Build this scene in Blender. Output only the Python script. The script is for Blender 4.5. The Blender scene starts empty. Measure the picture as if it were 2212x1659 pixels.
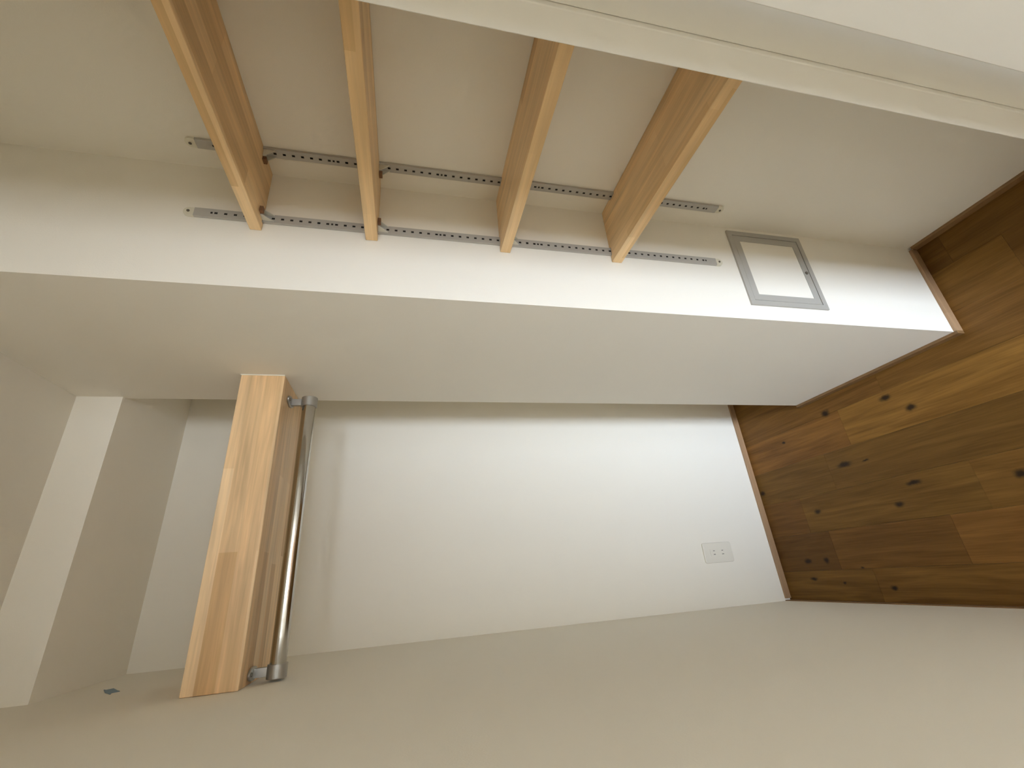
import bpy, bmesh, math, random
from mathutils import Matrix, Vector

# ------------------------------------------------------------------ camera, light, exposure
sc = bpy.context.scene
COL = sc.collection
DZ = -0.008                                   # survey heights -> finished floor at 0

CAM = Vector((0.1490, -1.5286, 1.3845 + DZ))
YAW, PITCH, ROLL, FPX = 0.4302, -0.2294, 0.0205, 944.5
cam_data = bpy.data.cameras.new('camera')
cam_data.sensor_fit = 'HORIZONTAL'
cam_data.sensor_width = 36.0
cam_data.lens = FPX / 2212.0 * 36.0
cam_data.clip_start = 0.02
cam = bpy.data.objects.new('camera', cam_data)
COL.objects.link(cam)
_fw = Vector((math.sin(YAW) * math.cos(PITCH), math.cos(YAW) * math.cos(PITCH), math.sin(PITCH)))
_r0 = Vector((math.cos(YAW), -math.sin(YAW), 0))
_u0 = _r0.cross(_fw)
_rt = math.cos(ROLL) * _r0 + math.sin(ROLL) * _u0
_up = -math.sin(ROLL) * _r0 + math.cos(ROLL) * _u0
# the photograph was taken with the phone on its side: picture right = down, picture up = right
_m = Matrix((-_up, _rt, -_fw)).transposed().to_4x4()
_m.translation = CAM
cam.matrix_world = _m
sc.camera = cam

# overcast sky over a darker ground, seen only through the window behind the camera
SKY, GROUND, SKY_GAIN = (0.79, 0.93, 1.13), (0.80, 0.86, 0.92), 54.0
world = bpy.data.worlds.new('daylight_sky')
world.use_nodes = True
_nt = world.node_tree
_bg = _nt.nodes['Background']
_tc = _nt.nodes.new('ShaderNodeTexCoord')
_sp = _nt.nodes.new('ShaderNodeSeparateXYZ')
_mr = _nt.nodes.new('ShaderNodeMapRange')
_mx = _nt.nodes.new('ShaderNodeMix')
_mx.data_type = 'RGBA'
_mr.inputs['From Min'].default_value = -0.10
_mr.inputs['From Max'].default_value = 0.10
_nt.links.new(_tc.outputs['Generated'], _sp.inputs[0])
_nt.links.new(_sp.outputs[2], _mr.inputs['Value'])
_nt.links.new(_mr.outputs[0], _mx.inputs['Factor'])
_mx.inputs['A'].default_value = (*[0.25 * c for c in GROUND], 1)
_mx.inputs['B'].default_value = (*SKY, 1)
_nt.links.new(_mx.outputs['Result'], _bg.inputs['Color'])
_bg.inputs['Strength'].default_value = SKY_GAIN
sc.world = world

WIN_X0, WIN_X1, WIN_Z0, WIN_Z1, WIN_Y = -0.95, 0.42, 0.12, 1.98, -4.0
ld = bpy.data.lights.new('window_portal', 'AREA')      # guides sky sampling through the window opening
ld.shape = 'RECTANGLE'
ld.size = WIN_X1 - WIN_X0
ld.size_y = WIN_Z1 - WIN_Z0
ld.cycles.is_portal = True
lo = bpy.data.objects.new('window_portal', ld)
lo.location = ((WIN_X0 + WIN_X1) / 2, WIN_Y - 0.03, (WIN_Z0 + WIN_Z1) / 2)
lo.rotation_euler = (math.radians(90), 0, 0)
COL.objects.link(lo)

sc.view_settings.view_transform = 'Standard'
sc.view_settings.look = 'None'
sc.view_settings.gamma = 1.0
sc.view_settings.use_curve_mapping = False
sc.view_settings.exposure = 0.0
sc.cycles.use_denoising = True
sc.cycles.max_bounces = 8
sc.cycles.use_adaptive_sampling = True
sc.cycles.adaptive_threshold = 0.11
sc.cycles.adaptive_min_samples = 16
sc.cycles.diffuse_bounces = 7
sc.cycles.glossy_bounces = 3
sc.cycles.caustics_reflective = False
sc.cycles.caustics_refractive = False

# ------------------------------------------------------------------ materials
def new_mat(name):
    m = bpy.data.materials.new(name)
    m.use_nodes = True
    nt = m.node_tree
    return m, nt, nt.nodes['Principled BSDF']

def nd(nt, kind, **kw):
    n = nt.nodes.new(kind)
    for k, v in kw.items():
        setattr(n, k, v)
    return n

def lk(nt, a, b):
    nt.links.new(a, b)

def math_node(nt, op, a, b=None, c=None):
    n = nd(nt, 'ShaderNodeMath', operation=op)
    for i, v in enumerate((a, b, c)):
        if v is None:
            continue
        if isinstance(v, (int, float)):
            n.inputs[i].default_value = v
        else:
            lk(nt, v, n.inputs[i])
    return n.outputs[0]

def plain(name, col, rough=0.5, metal=0.0, bump=0.0, scale=300.0, var=0.0):
    m, nt, bs = new_mat(name)
    bs.inputs['Base Color'].default_value = (*col, 1)
    bs.inputs['Roughness'].default_value = rough
    bs.inputs['Metallic'].default_value = metal
    if bump or var:
        tc = nd(nt, 'ShaderNodeTexCoord')
        no = nd(nt, 'ShaderNodeTexNoise')
        no.inputs['Scale'].default_value = scale
        no.inputs['Detail'].default_value = 1.0
        lk(nt, tc.outputs['Object'], no.inputs['Vector'])
        if bump:
            bp = nd(nt, 'ShaderNodeBump')
            bp.inputs['Strength'].default_value = bump
            bp.inputs['Distance'].default_value = 0.001
            lk(nt, no.outputs['Fac'], bp.inputs['Height'])
            lk(nt, bp.outputs['Normal'], bs.inputs['Normal'])
        if var:
            mx = nd(nt, 'ShaderNodeMix', data_type='RGBA')
            mx.inputs['A'].default_value = (*[c * (1 - var) for c in col], 1)
            mx.inputs['B'].default_value = (*[min(1, c * (1 + var)) for c in col], 1)
            lk(nt, no.outputs['Fac'], mx.inputs['Factor'])
            lk(nt, mx.outputs['Result'], bs.inputs['Base Color'])
    return m

WALL_COL = (0.845, 0.80, 0.705)
M_WALL = plain('white_wallpaper', WALL_COL, 0.85, bump=0.12, scale=420)
M_ROOM = plain('bounce_cutting_room_paper', (0.50, 0.45, 0.38), 0.85, bump=0.12, scale=420)  # unseen room walls toned down to cut bounce light
M_CEIL = plain('white_ceiling_paper_shade_toned', (0.77, 0.73, 0.645), 0.88, bump=0.12, scale=420)  # darker than the walls: missing shade is put into the ceiling colour
M_DOOR = plain('white_door_face', (0.83, 0.80, 0.73), 0.55)
M_ALU = plain('grey_aluminium', (0.43, 0.41, 0.365), 0.5, 0.1)
M_RAIL = plain('grey_painted_steel', (0.47, 0.45, 0.41), 0.45, 0.15)
M_CAP = plain('ivory_plastic', (0.72, 0.68, 0.55), 0.5)
M_DARK = plain('dark_slot', (0.035, 0.03, 0.022), 0.8)
M_SCREW = plain('dull_screw_steel', (0.16, 0.14, 0.11), 0.5, 0.4)
M_CHROME = plain('polished_steel', (0.52, 0.50, 0.46), 0.12, 1.0)
M_ZINC = plain('brushed_zinc', (0.42, 0.41, 0.38), 0.36, 0.75)
M_CLIP = plain('clip_plastic', (0.62, 0.60, 0.52), 0.5)
M_PAD = plain('brown_rubber_pad', (0.20, 0.10, 0.05), 0.6)
M_PLATE = plain('white_outlet_plastic', (0.77, 0.73, 0.635), 0.4)
M_TAPE = plain('blue_paper_tape', (0.22, 0.30, 0.37), 0.75, bump=0.3, scale=600)
M_CAULK = plain('white_caulk', (0.82, 0.78, 0.68), 0.7)

def wood(name, axis, c1, c2, stave=0.036, length=0.36, rough=0.42, grain=0.5):
    """finger-jointed laminated timber: staves running along the given object axis"""
    m, nt, bs = new_mat(name)
    tc = nd(nt, 'ShaderNodeTexCoord')
    sep = nd(nt, 'ShaderNodeSeparateXYZ')
    lk(nt, tc.outputs['Object'], sep.inputs[0])
    ax = {'X': 0, 'Y': 1, 'Z': 2}[axis]
    others = [i for i in range(3) if i != ax]
    L = sep.outputs[ax]
    V = math_node(nt, 'ADD', sep.outputs[others[0]], sep.outputs[others[1]])
    comb = nd(nt, 'ShaderNodeCombineXYZ')
    lk(nt, L, comb.inputs[0])
    lk(nt, V, comb.inputs[1])
    oi = nd(nt, 'ShaderNodeObjectInfo')
    off = nd(nt, 'ShaderNodeVectorMath', operation='ADD')
    lk(nt, comb.outputs[0], off.inputs[0])
    rnd = nd(nt, 'ShaderNodeCombineXYZ')
    lk(nt, math_node(nt, 'MULTIPLY', oi.outputs['Random'], 3.7), rnd.inputs[0])
    lk(nt, rnd.outputs[0], off.inputs[1])
    br = nd(nt, 'ShaderNodeTexBrick')
    br.offset = 0.43
    br.offset_frequency = 2
    br.squash = 1.35
    br.squash_frequency = 3
    br.inputs['Color1'].default_value = (*c1, 1)
    br.inputs['Color2'].default_value = (*c2, 1)
    br.inputs['Mortar'].default_value = (*[0.5 * (a + b) for a, b in zip(c1, c2)], 1)
    br.inputs['Scale'].default_value = 1.0
    br.inputs['Mortar Size'].default_value = 0.0
    br.inputs['Brick Width'].default_value = length
    br.inputs['Row Height'].default_value = stave
    lk(nt, off.outputs[0], br.inputs['Vector'])
    # grain: noise squeezed across the board
    gm = nd(nt, 'ShaderNodeVectorMath', operation='MULTIPLY')
    lk(nt, tc.outputs['Object'], gm.inputs[0])
    sv = [150.0, 150.0, 150.0]
    sv[ax] = 5.0
    gm.inputs[1].default_value = sv
    gn = nd(nt, 'ShaderNodeTexNoise')
    gn.inputs['Scale'].default_value = 1.0
    gn.inputs['Detail'].default_value = 5.0
    gn.inputs['Distortion'].default_value = 0.6
    lk(nt, gm.outputs[0], gn.inputs['Vector'])
    g2 = nd(nt, 'ShaderNodeVectorMath', operation='MULTIPLY')
    lk(nt, tc.outputs['Object'], g2.inputs[0])
    sv2 = [34.0, 34.0, 34.0]
    sv2[ax] = 3.0
    g2.inputs[1].default_value = sv2
    gn2 = nd(nt, 'ShaderNodeTexNoise')
    gn2.inputs['Scale'].default_value = 1.0
    gn2.inputs['Detail'].default_value = 3.0
    gn2.inputs['Distortion'].default_value = 1.2
    lk(nt, g2.outputs[0], gn2.inputs['Vector'])
    gsum = math_node(nt, 'ADD', math_node(nt, 'MULTIPLY', gn.outputs['Fac'], 0.45), math_node(nt, 'MULTIPLY', gn2.outputs['Fac'], 0.55))
    mr = nd(nt, 'ShaderNodeMapRange')
    mr.inputs['From Min'].default_value = 0.3
    mr.inputs['From Max'].default_value = 0.7
    mr.inputs['To Min'].default_value = 1 - 0.32 * grain
    mr.inputs['To Max'].default_value = 1 + 0.32 * grain
    lk(nt, gsum, mr.inputs['Value'])
    mul = nd(nt, 'ShaderNodeVectorMath', operation='SCALE')
    lk(nt, br.outputs['Color'], mul.inputs[0])
    lk(nt, mr.outputs[0], mul.inputs['Scale'])
    lk(nt, mul.outputs[0], bs.inputs['Base Color'])
    bs.inputs['Roughness'].default_value = rough
    bp = nd(nt, 'ShaderNodeBump')
    bp.inputs['Strength'].default_value = 0.08
    bp.inputs['Distance'].default_value = 0.0006
    lk(nt, gn.outputs['Fac'], bp.inputs['Height'])
    lk(nt, bp.outputs['Normal'], bs.inputs['Normal'])
    return m

M_BEAM = wood('laminated_pine_lengthwise', 'X', (0.65, 0.405, 0.19), (0.84, 0.605, 0.355), 0.034, 0.40, grain=0.8)
M_SHELF = wood('laminated_pine_boards', 'Y', (0.67, 0.44, 0.21), (0.86, 0.62, 0.345), 0.032, 0.27, grain=0.65)
M_BASE_X = wood('oak_baseboard_crosswise_lit', 'X', (0.35, 0.215, 0.115), (0.41, 0.255, 0.14), 0.2, 0.9, grain=0.4)  # lighter copy: window light on the front-facing boards is in the colour
M_BASE_Y = wood('oak_baseboard_depthwise_shaded', 'Y', (0.21, 0.115, 0.045), (0.25, 0.14, 0.06), 0.2, 0.9, grain=0.4)  # darker copy: shade on the side-facing boards is in the colour

KNOTS = [  # x, y, half width x, half width y
    (0.555, -0.599, .0075, .015), (0.504, -0.652, .008, .013), (0.580, -0.401, .010, .014),
    (0.405, -0.398, .008, .022), (0.309, -0.574, .006, .017), (0.382, -0.024, .008, .012),
    (0.280, -0.240, .007, .011), (0.259, -0.513, .007, .011), (0.127, -0.134, .007, .013),
    (0.126, -0.210, .008, .009), (0.070, -0.134, .005, .012), (0.041, -0.405, .006, .009),
    (0.539, -0.199, .0045, .007), (0.281, -0.804, .008, .013), (0.098, -0.330, .003, .005),
    (0.056, -0.250, .004, .005), (0.400, -0.470, .003, .009)]

def floor_wood():
    m, nt, bs = new_mat('knotty_oiled_floor_shade_toned')
    geo = nd(nt, 'ShaderNodeNewGeometry')
    pos = geo.outputs['Position']
    tone = nd(nt, 'ShaderNodeAttribute', attribute_type='OBJECT', attribute_name='tone')
    red = nd(nt, 'ShaderNodeAttribute', attribute_type='OBJECT', attribute_name='redness')
    seed = nd(nt, 'ShaderNodeAttribute', attribute_type='OBJECT', attribute_name='seed')
    # grain with a different offset in every plank
    sc_ = nd(nt, 'ShaderNodeVectorMath', operation='MULTIPLY')
    lk(nt, pos, sc_.inputs[0])
    sc_.inputs[1].default_value = (30.0, 2.6, 1.0)
    cz = nd(nt, 'ShaderNodeCombineXYZ')
    lk(nt, seed.outputs['Fac'], cz.inputs[2])
    ad = nd(nt, 'ShaderNodeVectorMath', operation='ADD')
    lk(nt, sc_.outputs[0], ad.inputs[0])
    lk(nt, cz.outputs[0], ad.inputs[1])
    n1 = nd(nt, 'ShaderNodeTexNoise')
    n1.inputs['Scale'].default_value = 1.0
    n1.inputs['Detail'].default_value = 6.0
    n1.inputs['Distortion'].default_value = 1.4
    lk(nt, ad.outputs[0], n1.inputs['Vector'])
    fine = nd(nt, 'ShaderNodeVectorMath', operation='MULTIPLY')
    lk(nt, pos, fine.inputs[0])
    fine.inputs[1].default_value = (260.0, 9.0, 1.0)
    n2 = nd(nt, 'ShaderNodeTexNoise')
    n2.inputs['Scale'].default_value = 1.0
    n2.inputs['Detail'].default_value = 3.0
    lk(nt, fine.outputs[0], n2.inputs['Vector'])
    g = math_node(nt, 'ADD', math_node(nt, 'MULTIPLY', n1.outputs['Fac'], 0.7), math_node(nt, 'MULTIPLY', n2.outputs['Fac'], 0.3))
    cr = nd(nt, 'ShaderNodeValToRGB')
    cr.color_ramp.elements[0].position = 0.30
    cr.color_ramp.elements[0].color = (0.100, 0.046, 0.0075, 1)  # ramp darkened: shadow of whoever holds the camera is put into the wood
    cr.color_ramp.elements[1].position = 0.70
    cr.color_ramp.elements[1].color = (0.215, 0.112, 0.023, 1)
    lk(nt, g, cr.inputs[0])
    # plank tone and hue
    mixr = nd(nt, 'ShaderNodeMix', data_type='RGBA', blend_type='MULTIPLY')
    mixr.inputs['B'].default_value = (1.08, 0.97, 1.10, 1)
    lk(nt, red.outputs['Fac'], mixr.inputs['Factor'])
    lk(nt, cr.outputs[0], mixr.inputs['A'])
    tn = nd(nt, 'ShaderNodeVectorMath', operation='SCALE')
    lk(nt, mixr.outputs['Result'], tn.inputs[0])
    lk(nt, tone.outputs['Fac'], tn.inputs['Scale'])
    # knots: a wobbling position, then the nearest of the listed knots
    wob = nd(nt, 'ShaderNodeTexNoise')
    wob.inputs['Scale'].default_value = 60.0
    lk(nt, pos, wob.inputs['Vector'])
    wsub = nd(nt, 'ShaderNodeVectorMath', operation='SUBTRACT')
    lk(nt, wob.outputs['Color'], wsub.inputs[0])
    wsub.inputs[1].default_value = (0.5, 0.5, 0.5)
    wsc = nd(nt, 'ShaderNodeVectorMath', operation='SCALE')
    lk(nt, wsub.outputs[0], wsc.inputs[0])
    wsc.inputs['Scale'].default_value = 0.010
    wp = nd(nt, 'ShaderNodeVectorMath', operation='ADD')
    lk(nt, pos, wp.inputs[0])
    lk(nt, wsc.outputs[0], wp.inputs[1])
    best = None
    for kx, ky, a, b in KNOTS:
        s = nd(nt, 'ShaderNodeVectorMath', operation='SUBTRACT')
        lk(nt, wp.outputs[0], s.inputs[0])
        s.inputs[1].default_value = (kx, ky, 0)
        q = nd(nt, 'ShaderNodeVectorMath', operation='MULTIPLY')
        lk(nt, s.outputs[0], q.inputs[0])
        q.inputs[1].default_value = (1 / a, 1 / b, 0)
        ln = nd(nt, 'ShaderNodeVectorMath', operation='LENGTH')
        lk(nt, q.outputs[0], ln.inputs[0])
        best = ln.outputs['Value'] if best is None else math_node(nt, 'MINIMUM', best, ln.outputs['Value'])
    kr = nd(nt, 'ShaderNodeMapRange', interpolation_type='SMOOTHSTEP')
    kr.inputs['From Min'].default_value = 0.35
    kr.inputs['From Max'].default_value = 1.7
    kr.inputs['To Min'].default_value = 0.95
    kr.inputs['To Max'].default_value = 0.0
    lk(nt, best, kr.inputs['Value'])
    km = nd(nt, 'ShaderNodeMix', data_type='RGBA')
    lk(nt, kr.outputs[0], km.inputs['Factor'])
    lk(nt, tn.outputs[0], km.inputs['A'])
    km.inputs['B'].default_value = (0.016, 0.009, 0.005, 1)
    lk(nt, km.outputs['Result'], bs.inputs['Base Color'])
    bs.inputs['Roughness'].default_value = 0.5
    bs.inputs['Specular IOR Level'].default_value = 0.2
    bp = nd(nt, 'ShaderNodeBump')
    bp.inputs['Strength'].default_value = 0.06
    bp.inputs['Distance'].default_value = 0.0006
    lk(nt, n2.outputs['Fac'], bp.inputs['Height'])
    lk(nt, bp.outputs['Normal'], bs.inputs['Normal'])
    return m

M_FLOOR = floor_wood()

# ------------------------------------------------------------------ helpers
def box(bm, x0, x1, y0, y1, z0, z1):
    vs = [bm.verts.new((x, y, z)) for x in (x0, x1) for y in (y0, y1) for z in (z0, z1)]
    for f in ((0, 1, 3, 2), (4, 6, 7, 5), (0, 4, 5, 1), (2, 3, 7, 6), (0, 2, 6, 4), (1, 5, 7, 3)):
        bm.faces.new([vs[i] for i in f])

def prism(bm, pts, axis, a, b):
    """extrude a 2-D outline along an axis (0, 1, 2) from a to b"""
    def P(u, v, w):
        c = [0, 0, 0]
        o = [i for i in range(3) if i != axis]
        c[o[0]], c[o[1]], c[axis] = u, v, w
        return c
    lo_ = [bm.verts.new(P(u, v, a)) for u, v in pts]
    hi_ = [bm.verts.new(P(u, v, b)) for u, v in pts]
    n = len(pts)
    for i in range(n):
        j = (i + 1) % n
        bm.faces.new((lo_[i], lo_[j], hi_[j], hi_[i]))
    bm.faces.new(lo_)
    bm.faces.new(hi_)

def cyl(bm, p0, p1, r0, r1=None, seg=28, cap=True):
    r1 = r0 if r1 is None else r1
    p0, p1 = Vector(p0), Vector(p1)
    d = (p1 - p0).normalized()
    a = d.orthogonal().normalized()
    b = d.cross(a)
    A = [bm.verts.new(p0 + r0 * (math.cos(t) * a + math.sin(t) * b)) for t in [2 * math.pi * i / seg for i in range(seg)]]
    B = [bm.verts.new(p1 + r1 * (math.cos(t) * a + math.sin(t) * b)) for t in [2 * math.pi * i / seg for i in range(seg)]]
    for i in range(seg):
        j = (i + 1) % seg
        f = bm.faces.new((A[i], A[j], B[j], B[i]))
        f.smooth = True
    if cap:
        for f in (bm.faces.new(A), bm.faces.new(B)):
            for ed in f.edges:
                ed.smooth = False

def obj(name, bm, mat, parent=None, bevel=0.0, seg=2):
    bmesh.ops.recalc_face_normals(bm, faces=bm.faces[:])
    me = bpy.data.meshes.new(name)
    bm.to_mesh(me)
    bm.free()
    me.materials.append(mat)
    o = bpy.data.objects.new(name, me)
    COL.objects.link(o)
    if parent is not None:
        o.parent = parent
    if bevel:
        md = o.modifiers.new('soft_edges', 'BEVEL')
        md.width = bevel
        md.segments = seg
        md.limit_method = 'ANGLE'
        md.angle_limit = math.radians(40)
        me.polygons.foreach_set('use_smooth', [True] * len(me.polygons))
        wn = o.modifiers.new('weighted_normals', 'WEIGHTED_NORMAL')
        wn.keep_sharp = True
    return o

def boxes(name, lst, mat, parent=None, bevel=0.0):
    bm = bmesh.new()
    for b in lst:
        box(bm, *b)
    return obj(name, bm, mat, parent, bevel)

def structure(o):
    o['kind'] = 'structure'
    return o

def tag(o, label, cat, group=None):
    o['label'] = label
    o['category'] = cat
    if group:
        o['group'] = group
    return o

def thing(name, loc, label, cat, group=None):
    o = bpy.data.objects.new(name, None)
    o.empty_display_size = 0.05
    o.location = loc
    COL.objects.link(o)
    return tag(o, label, cat, group)

def local(o, parent):
    """parent a mesh built in world coordinates under an Empty"""
    for v in o.data.vertices:
        v.co -= parent.location
    o.parent = parent
    return o

# ------------------------------------------------------------------ room dimensions (metres)
XP = 0.640            # face of the partition end / niche opening
YF = -0.323           # far edge of the partition
YN = -0.8353          # near face of the partition = side of the shelf niche
XW = 0.9096           # back of the shelf niche
ZC = 2.1828 + DZ      # ceiling
ZS = 2.0853 + DZ      # lowered ceiling in the alcove
YS = -0.3328          # front of the lowered ceiling
XA = 0.80             # right end of the alcove, behind the partition
YJ = -1.289           # jamb closing the niche towards the camera
YB = -1.318           # step in the jamb
YC = -1.366           # edge of the open door leaf
XC = 0.610            # its hinge side
HB, TB = 0.022, 0.008  # baseboard

# ------------------------------------------------------------------ the setting
structure(boxes('wall_back', [(-0.1, 0.92, 0.0, 0.1, -0.05, ZC + 0.1)], M_WALL))
structure(boxes('wall_left', [(-0.1, 0.0, -1.75, 0.0, -0.05, ZC + 0.1)], M_WALL))
structure(boxes('wall_partition', [(XP, 1.03, YN, YF, -0.05, ZC + 0.1)], M_WALL))
structure(boxes('wall_alcove_right', [(XA, 0.92, YF, 0.0, -0.05, ZC + 0.1)], M_WALL))
structure(boxes('wall_niche_back', [(XW, 1.03, YJ, YN, -0.05, ZC + 0.1)], M_WALL))
structure(boxes('wall_right', [(0.646, 1.13, -4.1, YC, -0.05, ZC + 0.1), (1.03, 1.13, YC, YN, -0.05, ZC + 0.1)], M_WALL))
structure(boxes('wall_front_left', [(-1.8, -0.1, -1.75, -1.65, -0.05, ZC + 0.1)], M_ROOM))
structure(boxes('wall_far_left', [(-1.8, -1.7, -4.1, -1.75, -0.05, ZC + 0.1)], M_ROOM))
structure(boxes('wall_front', [(-1.7, WIN_X0, -4.1, WIN_Y, -0.05, ZC + 0.1), (WIN_X1, 0.646, -4.1, WIN_Y, -0.05, ZC + 0.1),
                               (WIN_X0, WIN_X1, -4.1, WIN_Y, WIN_Z1, ZC + 0.1), (WIN_X0, WIN_X1, -4.1, WIN_Y, -0.05, WIN_Z0)], M_ROOM))
structure(boxes('ceiling', [(-1.7, 1.03, -4.0, YS, ZC, ZC + 0.1)], M_CEIL))
bm = bmesh.new()
prism(bm, [(0, YS), (XP, YS), (XP, YF), (XA, YF), (XA, 0), (0, 0)], 2, ZS, ZC + 0.1)
structure(obj('ceiling_alcove', bm, M_WALL))

# stepped white door frame closing the niche towards the camera
structure(boxes('trim_1', [(XP, 1.03, YB, YJ, 0.0, ZC)], M_DOOR, bevel=0.0015))
structure(boxes('trim_2', [(XP + 0.007, 1.03, YC, YB, 0.0, ZC)], M_DOOR, bevel=0.0015))

# guessed white door leaf, open past the camera's right, angled to shade its face
leaf = boxes('door_1', [(0.0, 0.033, -0.62, 0.0, 0.006, 2.0)], M_DOOR, bevel=0.0015)
leaf.location = (XC, YC, 0)
leaf.rotation_euler = (0, 0, math.radians(-12))
structure(leaf)
# unseen leaf added behind the camera to shade the back wall's left side
leaf = boxes('added_shade_leaf', [(-0.033, 0.0, -0.60, 0.0, 0.006, 1.98)], M_DOOR, bevel=0.0015)
leaf.location = (0.034, -1.80, 0)
leaf.rotation_euler = (0, 0, math.radians(12))
structure(leaf)
structure(boxes('added_shade_header', [(0.0, 0.646, -1.95, -1.85, 2.02, ZC)], M_DOOR))  # unseen header added to keep light off the ceiling

# window behind the camera: frame and sash bars around the daylight
bm = bmesh.new()
for b in ((WIN_X0, WIN_X0 + .035, WIN_Z0, WIN_Z1), (WIN_X1 - .035, WIN_X1, WIN_Z0, WIN_Z1),
          (WIN_X0, WIN_X1, WIN_Z0, WIN_Z0 + .035), (WIN_X0, WIN_X1, WIN_Z1 - .035, WIN_Z1)):
    box(bm, b[0], b[1], WIN_Y - 0.02, WIN_Y + 0.015, b[2], b[3])
structure(obj('window_1', bm, M_ALU))

# baseboards
BZ = HB
structure(boxes('baseboard_back', [(TB, XA, -TB, 0.0, 0, BZ)], M_BASE_X, bevel=0.001))
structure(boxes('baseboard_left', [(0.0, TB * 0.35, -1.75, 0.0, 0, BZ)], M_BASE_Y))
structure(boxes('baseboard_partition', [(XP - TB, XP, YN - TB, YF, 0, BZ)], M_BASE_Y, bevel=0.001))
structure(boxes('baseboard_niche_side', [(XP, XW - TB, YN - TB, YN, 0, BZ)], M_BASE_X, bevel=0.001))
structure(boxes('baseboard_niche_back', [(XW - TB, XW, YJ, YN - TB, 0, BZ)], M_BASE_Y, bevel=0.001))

# floor: boards laid front to back, every board its own piece
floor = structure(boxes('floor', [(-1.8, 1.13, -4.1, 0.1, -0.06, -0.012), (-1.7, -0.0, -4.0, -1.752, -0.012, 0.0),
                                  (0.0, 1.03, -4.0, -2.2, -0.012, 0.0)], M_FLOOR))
floor['tone'] = 1.0
floor['redness'] = 0.3
floor['seed'] = 3.0
random.seed(5)
EDGES = [0.0, 0.095, 0.215, 0.335, 0.455, 0.575, 0.695, 0.815, 0.935, 1.03]
JOINTS = [[-.36, -1.05, -1.6], [-.255, -.625, -1.2, -1.8], [-.185, -.72, -1.3], [-.34, -.9, -1.5], [-.445, -.95, -1.7],
          [-.60, -1.1, -1.75], [-.50, -1.0, -1.55], [-.897, -1.4], [-.6, -1.2]]
TONES = [[(.95, .3), (1.08, .4), (.9, .2), (1, .3)], [(.68, .9), (.92, .8), (1.12, .9), (1, .3), (.9, .4)],
         [(.82, 1.), (.98, .1), (1.02, .3), (.9, .2)], [(.90, .1), (.86, .2), (1., .3), (.9, .4)],
         [(1.16, .9), (1.36, .2), (1.1, .5), (1, .2)], [(.98, .7), (1.0, .5), (1.1, .2), (.9, .3)],
         [(.95, .4), (1.05, .4), (.9, .5), (1, .4)], [(.72, .5), (.9, .4), (1, .5)], [(.8, .7), (.78, .9), (1, .5)]]
G = 0.0002
for r in range(len(EDGES) - 1):
    cuts = [0.0] + JOINTS[r] + [-2.2]
    for k in range(len(cuts) - 1):
        bm = bmesh.new()
        box(bm, EDGES[r] + G, EDGES[r + 1] - G, cuts[k + 1] + G, cuts[k] - G, -0.012, 0.0)
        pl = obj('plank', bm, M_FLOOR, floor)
        t, h = TONES[r][k]
        pl['tone'] = t
        pl['redness'] = h
        pl['seed'] = random.uniform(0, 40)

# ------------------------------------------------------------------ thick timber shelf across the alcove
SX0, SX1, SY0, SY1 = 0.0005, XP - 0.0005, -0.4827, -0.268
SZ0, SZ1 = 1.6788 + DZ, 1.7736 + DZ
shelf = thing('timber_shelf', ((SX0 + SX1) / 2, (SY0 + SY1) / 2, SZ0),
              'thick laminated pine shelf spanning the alcove above the steel hanging rail', 'shelf')
local(boxes('board', [(SX0, SX1, SY0, SY1, SZ0, SZ1)], M_BEAM, bevel=0.0012), shelf)
ck = local(boxes('caulk_line', [(XP - 0.0022, XP - 0.0002, SY0 - 0.0015, SY0 + 0.0008, SZ0, SZ1 + 0.001)], M_CAULK), shelf)
ck['label'] = 'thin white caulk bead at the shelf end'

# ------------------------------------------------------------------ hanging rail under it
RY, RZ, RR = -0.410, 1.6330 + DZ, 0.0158
rail = thing('clothes_rail', (0.305, RY, RZ), 'shiny round steel hanging rail bracketed under the thick pine shelf', 'clothes rail')
bm = bmesh.new()
cyl(bm, (0.016, RY, RZ), (0.600, RY, RZ), RR, seg=48)
local(obj('rod', bm, M_CHROME), rail)
for xa, xb, sx in ((0.0045, 0.030, 1), (0.586, 0.610, -1)):
    xm = (xa + xb) / 2
    bm = bmesh.new()
    cyl(bm, (xa, RY, RZ), (xb, RY, RZ), RR + 0.0032, seg=40)                       # socket
    prism(bm, [(xm - 0.0085, RY - 0.005), (xm + 0.0085, RY - 0.005), (xm + 0.0085, RY + 0.005), (xm - 0.0085, RY + 0.005)], 2, RZ + RR, SZ0 - 0.003)
    pts = [(xm + 0.0125 * math.cos(t), RY - 0.004 + 0.027 * math.sin(t)) for t in [2 * math.pi * i / 24 for i in range(24)]]
    prism(bm, pts, 2, SZ0 - 0.0045, SZ0 - 0.0002)                                  # oval flange
    br = local(obj('bracket', bm, M_ZINC, bevel=0.0008), rail)
    for dy in (-0.020, 0.012):
        bm = bmesh.new()
        cyl(bm, (xm, RY + dy, SZ0 - 0.0062), (xm, RY + dy, SZ0 - 0.004), 0.0036, 0.0045, seg=16)
        s = obj('screw', bm, M_SCREW)
        for v in s.data.vertices:
            v.co -= rail.location
        s.parent = br

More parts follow.
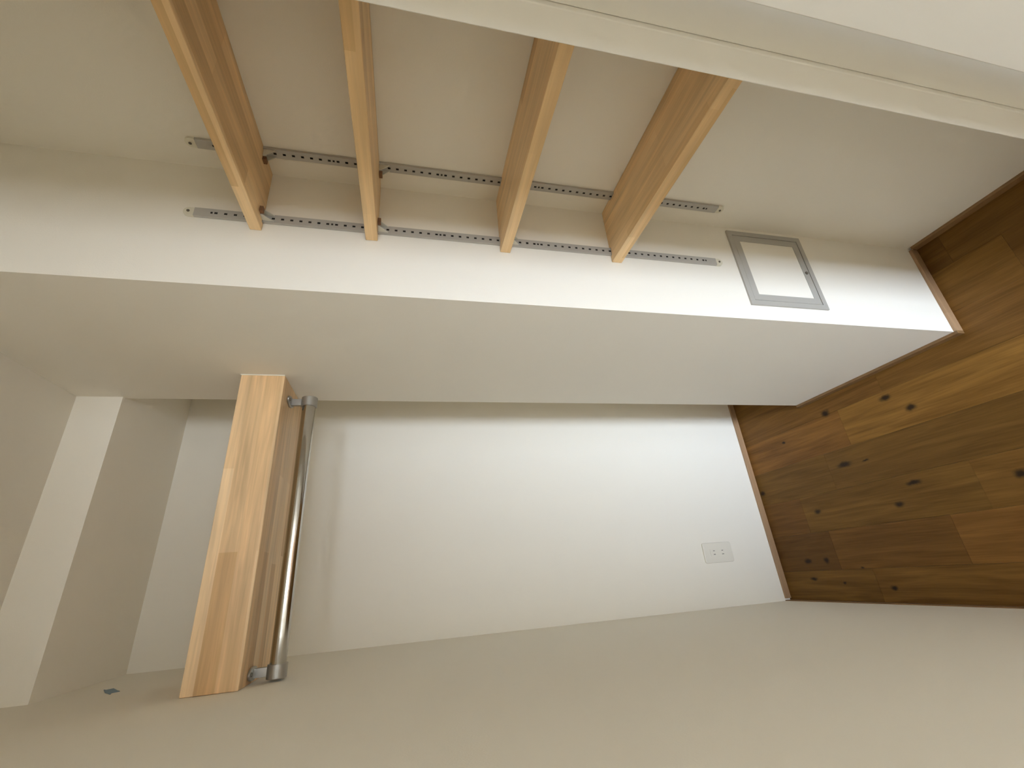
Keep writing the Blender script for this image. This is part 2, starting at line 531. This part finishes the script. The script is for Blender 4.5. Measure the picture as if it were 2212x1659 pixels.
# ------------------------------------------------------------------ shelf niche: standards, clips and four boards
RX1 = 0.7925           # centre of the standard on the niche side
RY2 = -0.8895          # centre of the standard on the niche back
RT, RB = 1.7675 + DZ, 0.6885 + DZ
RW, RD = 0.0185, 0.0055
PITCH_S = 0.015759
SLOT0 = 1.7322 + DZ
slot_z = [SLOT0 - PITCH_S * k for k in range(65)]
screw_z = [SLOT0 + PITCH_S * 0.45] + [SLOT0 - PITCH_S * (k + .5) for k in (12, 25, 38, 51)] + [slot_z[-1] - PITCH_S * 0.45]
SHELF_Z = [(1.6551, 1.6745), (1.4510, 1.4731), (1.1870, 1.2081), (0.9343, 0.9573)]
SHELF_Z = [(a + DZ, b + DZ) for a, b in SHELF_Z]

def standard(name, place, label, along):
    """slotted channel: u across the rail, d out of the wall, z up; place maps (u, d, z) to the room"""
    t = thing(name, place(0, 0, RB), label, 'shelf rail', 'slotted rails in the shelf niche')
    def quad(bm, pts):
        bm.faces.new([bm.verts.new(place(*p)) for p in pts])
    holes = sorted([(z - 0.0026, z + 0.0026) for z in slot_z] + [(z - 0.0018, z + 0.0018) for z in screw_z])
    h, w = 0.0021, RW / 2
    bm = bmesh.new()
    quad(bm, [(-w, RD, RB), (-h, RD, RB), (-h, RD, RT), (-w, RD, RT)])
    quad(bm, [(h, RD, RB), (w, RD, RB), (w, RD, RT), (h, RD, RT)])
    z = RB
    for a, b in holes + [(RT, RT)]:
        if a > z:
            quad(bm, [(-h, RD, z), (h, RD, z), (h, RD, a), (-h, RD, a)])
        z = b
    for s in (-w, w):
        quad(bm, [(s, 0.0003, RB), (s, RD, RB), (s, RD, RT), (s, 0.0003, RT)])
    for zz in (RB, RT):
        quad(bm, [(-w, 0.0003, zz), (w, 0.0003, zz), (w, RD, zz), (-w, RD, zz)])
    bmesh.ops.remove_doubles(bm, verts=bm.verts[:], dist=1e-5)
    local(obj('channel', bm, M_RAIL), t)
    bm = bmesh.new()
    quad(bm, [(-w * .8, 0.0022, RB + .002), (w * .8, 0.0022, RB + .002), (w * .8, 0.0022, RT - .002), (-w * .8, 0.0022, RT - .002)])
    bk = local(obj('slot_shade_sheet', bm, M_DARK), t)  # dark sheet placed behind the slots in place of shade
    bk['label'] = 'dark sheet standing in for shade inside the slots'
    for zc_, sgn in ((RT, 1), (RB, -1)):
        pts = [(-0.0095, zc_), (0.0095, zc_)] + [(0.0095 * math.cos(a), zc_ + sgn * (0.008 + 0.0095 * math.sin(a))) for a in [math.pi * i / 10 for i in range(11)]]
        bm = bmesh.new()
        lo_ = [bm.verts.new(place(u, 0.0002, z)) for u, z in pts]
        hi_ = [bm.verts.new(place(u, 0.0045, z)) for u, z in pts]
        n = len(pts)
        for i in range(n):
            j = (i + 1) % n
            bm.faces.new((lo_[i], lo_[j], hi_[j], hi_[i]))
        bm.faces.new(lo_)
        bm.faces.new(hi_)
        cp = local(obj('end_cap', bm, M_CAP), t)
        bm = bmesh.new()
        zz = zc_ + sgn * 0.0095
        cyl(bm, place(0.001, 0.003, zz), place(0.001, 0.0054, zz), 0.0026, seg=12)
        s = obj('screw', bm, M_SCREW)
        for v in s.data.vertices:
            v.co -= t.location
        s.parent = cp
    for a, b in SHELF_Z:                       # clips carrying the boards
        bm = bmesh.new()
        zt = a - 0.0004
        vs = []
        for u in (-0.0075, -0.0060, 0.0060, 0.0075):
            vs.append([bm.verts.new(place(u, d, z)) for d, z in ((RD + .0002, zt), (0.021, zt), (0.021, zt - .003), (RD + .0002, zt - .019))])
        for i0, i1 in ((0, 1), (2, 3)):        # two triangular cheeks
            A, B = vs[i0], vs[i1]
            bm.faces.new(A)
            bm.faces.new(B)
            for i in range(4):
                j = (i + 1) % 4
                bm.faces.new((A[i], A[j], B[j], B[i]))
        A, B = vs[1], vs[2]                    # web under the board
        c = [[bm.verts.new(place(u, d, z)) for d, z in ((RD + .0002, zt), (0.021, zt), (0.021, zt - .0016), (RD + .0002, zt - .0016))] for u in (-0.006, 0.006)]
        bm.faces.new(c[0])
        bm.faces.new(c[1])
        for i in range(4):
            j = (i + 1) % 4
            bm.faces.new((c[0][i], c[0][j], c[1][j], c[1][i]))
        cl = local(obj('shelf_clip', bm, M_CLIP), t)
        bm = bmesh.new()
        P = [place(u, d, z) for u in (-0.0055, 0.0055) for d in (0.0215, 0.029) for z in (zt - 0.006, zt)]
        xs, ys, zs = zip(*P)
        box(bm, min(xs), max(xs), min(ys), max(ys), min(zs), max(zs))
        pd = obj('pad', bm, M_PAD)
        for v in pd.data.vertices:
            v.co -= t.location
        pd.parent = cl
    return t

standard('shelf_standard', lambda u, d, z: Vector((RX1 + u, YN - d, z)),
         'grey slotted shelf rail on the bright niche side, above the hatch', 'X')
standard('shelf_standard', lambda u, d, z: Vector((XW - d, RY2 + u, z)),
         'grey slotted shelf rail on the shaded niche back wall', 'Y')

NAMES = ['topmost pine shelf in the wall niche, seen from below',
         'second pine shelf from the top in the wall niche, at eye level',
         'third pine shelf from the top in the wall niche, top face showing',
         'lowest pine shelf in the wall niche, nearest above the hatch']
FX = 0.766
for (z0, z1), lab in zip(SHELF_Z, NAMES):
    bm = bmesh.new()
    n = RD + 0.0008
    w = RW / 2 + 0.0008
    y0, y1 = YJ + 0.0006, YN - 0.0006
    pts = [(FX, y0), (XW - 0.0006, y0),
           (XW - 0.0006, RY2 - w), (XW - n, RY2 - w), (XW - n, RY2 + w), (XW - 0.0006, RY2 + w), (XW - 0.0006, y1),
           (RX1 + w, y1), (RX1 + w, YN - n), (RX1 - w, YN - n), (RX1 - w, y1), (FX, y1)]
    cx, cy = (FX + XW) / 2, (y0 + y1) / 2
    prism(bm, [(x - cx, y - cy) for x, y in pts], 2, 0.0, z1 - z0)
    s = obj('niche_shelf', bm, M_SHELF, bevel=0.0009)
    s.location = (cx, cy, z0)
    tag(s, lab, 'shelf', 'shelves in the wall niche')

# ------------------------------------------------------------------ inspection hatch beside the niche corner
HX0, HX1, HZ0, HZ1 = 0.678, 0.8972, 0.4098 + DZ, 0.6281 + DZ
hatch = thing('inspection_hatch', ((HX0 + HX1) / 2, YN, HZ0), 'square wall inspection hatch with grey metal frame and white panel', 'hatch')
def ring(name, x0, x1, z0, z1, w, d0, d1, mat, parent):
    """frame of four mitred sides standing d1 proud of the wall"""
    bm = bmesh.new()
    O = [(x0, z0), (x1, z0), (x1, z1), (x0, z1)]
    I = [(x0 + w, z0 + w), (x1 - w, z0 + w), (x1 - w, z1 - w), (x0 + w, z1 - w)]
    for k in range(4):
        j = (k + 1) % 4
        prism(bm, [O[k], O[j], I[j], I[k]], 1, YN - d1, YN - d0)
    return local(obj(name, bm, mat), parent)
ring('outer_frame', HX0, HX1, HZ0, HZ1, 0.0125, 0.0002, 0.0045, M_ALU, hatch)
e = 0.0138
dr = ring('door_frame', HX0 + e, HX1 - e, HZ0 + e, HZ1 - e, 0.0165, 0.0002, 0.0036, M_ALU, hatch)
e2 = e + 0.0165
local(boxes('door_panel', [(HX0 + e2, HX1 - e2, YN - 0.0024, YN - 0.0002, HZ0 + e2, HZ1 - e2)], M_WALL), hatch)
gp = local(boxes('gap', [(HX0 + .0125, HX1 - .0125, YN - 0.0006, YN - 0.0001, HZ0 + .0125, HZ1 - .0125)], M_DARK), hatch)
gp['label'] = 'dark gap around the hatch door'
bm = bmesh.new()
hm = (HX0 + HX1) / 2 - 0.003
cyl(bm, (hm, YN - 0.0036, HZ0 + e + .008), (hm, YN - 0.0052, HZ0 + e + .008), 0.0042, seg=16)
local(obj('latch', bm, M_SCREW), hatch)

# ------------------------------------------------------------------ wall outlet low on the back wall
OX, OZ, OW, OH = 0.1808, 0.2627 + DZ, 0.070, 0.120
out = thing('wall_outlet', (OX, 0, OZ - OH / 2), 'white double wall outlet low on the back wall above the floor', 'outlet')
def rounded(w, h, r, n=6):
    pts = []
    for cx, cz, a0 in ((w - r, h - r, 0), (-w + r, h - r, 90), (-w + r, -h + r, 180), (w - r, -h + r, 270)):
        for i in range(n + 1):
            a = math.radians(a0 + 90 * i / n)
            pts.append((cx + r * math.cos(a), cz + r * math.sin(a)))
    return pts
bm = bmesh.new()
prism(bm, [(OX + u, OZ + v) for u, v in rounded(OW / 2, OH / 2, 0.007)], 1, -0.0065, -0.0003)
local(obj('plate', bm, M_PLATE, bevel=0.0025, seg=3), out)
bm = bmesh.new()
prism(bm, [(OX + u, OZ + v) for u, v in rounded(0.0125, 0.0335, 0.001, 2)], 1, -0.0075, -0.006)
ins = local(obj('socket_insert', bm, M_PLATE, bevel=0.0004), out)
for dz in (-0.0178, 0.0178):
    for dx in (-0.0062, 0.0062):
        hh = 0.0042 if dx < 0 else 0.0034
        s = boxes('slot', [(OX + dx - .0009, OX + dx + .0009, -0.0077, -0.0074, OZ + dz - hh, OZ + dz + hh)], M_DARK)
        for v in s.data.vertices:
            v.co -= out.location
        s.parent = ins

# ------------------------------------------------------------------ scrap of tape on the left wall under the lowered ceiling
bm = bmesh.new()
prof = [(-0.2519, 2.0046), (-0.2600, 1.9960), (-0.2490, 1.9884), (-0.2850, 1.9640), (-0.3018, 1.9509), (-0.3120, 1.9600), (-0.3312, 1.9529), (-0.2980, 1.9790)]
prism(bm, [(y, z + DZ) for y, z in prof], 0, 0.0002, 0.0012)
tp = obj('masking_tape', bm, M_TAPE)
tag(tp, 'small torn scrap of blue masking tape stuck high on the left wall', 'tape')
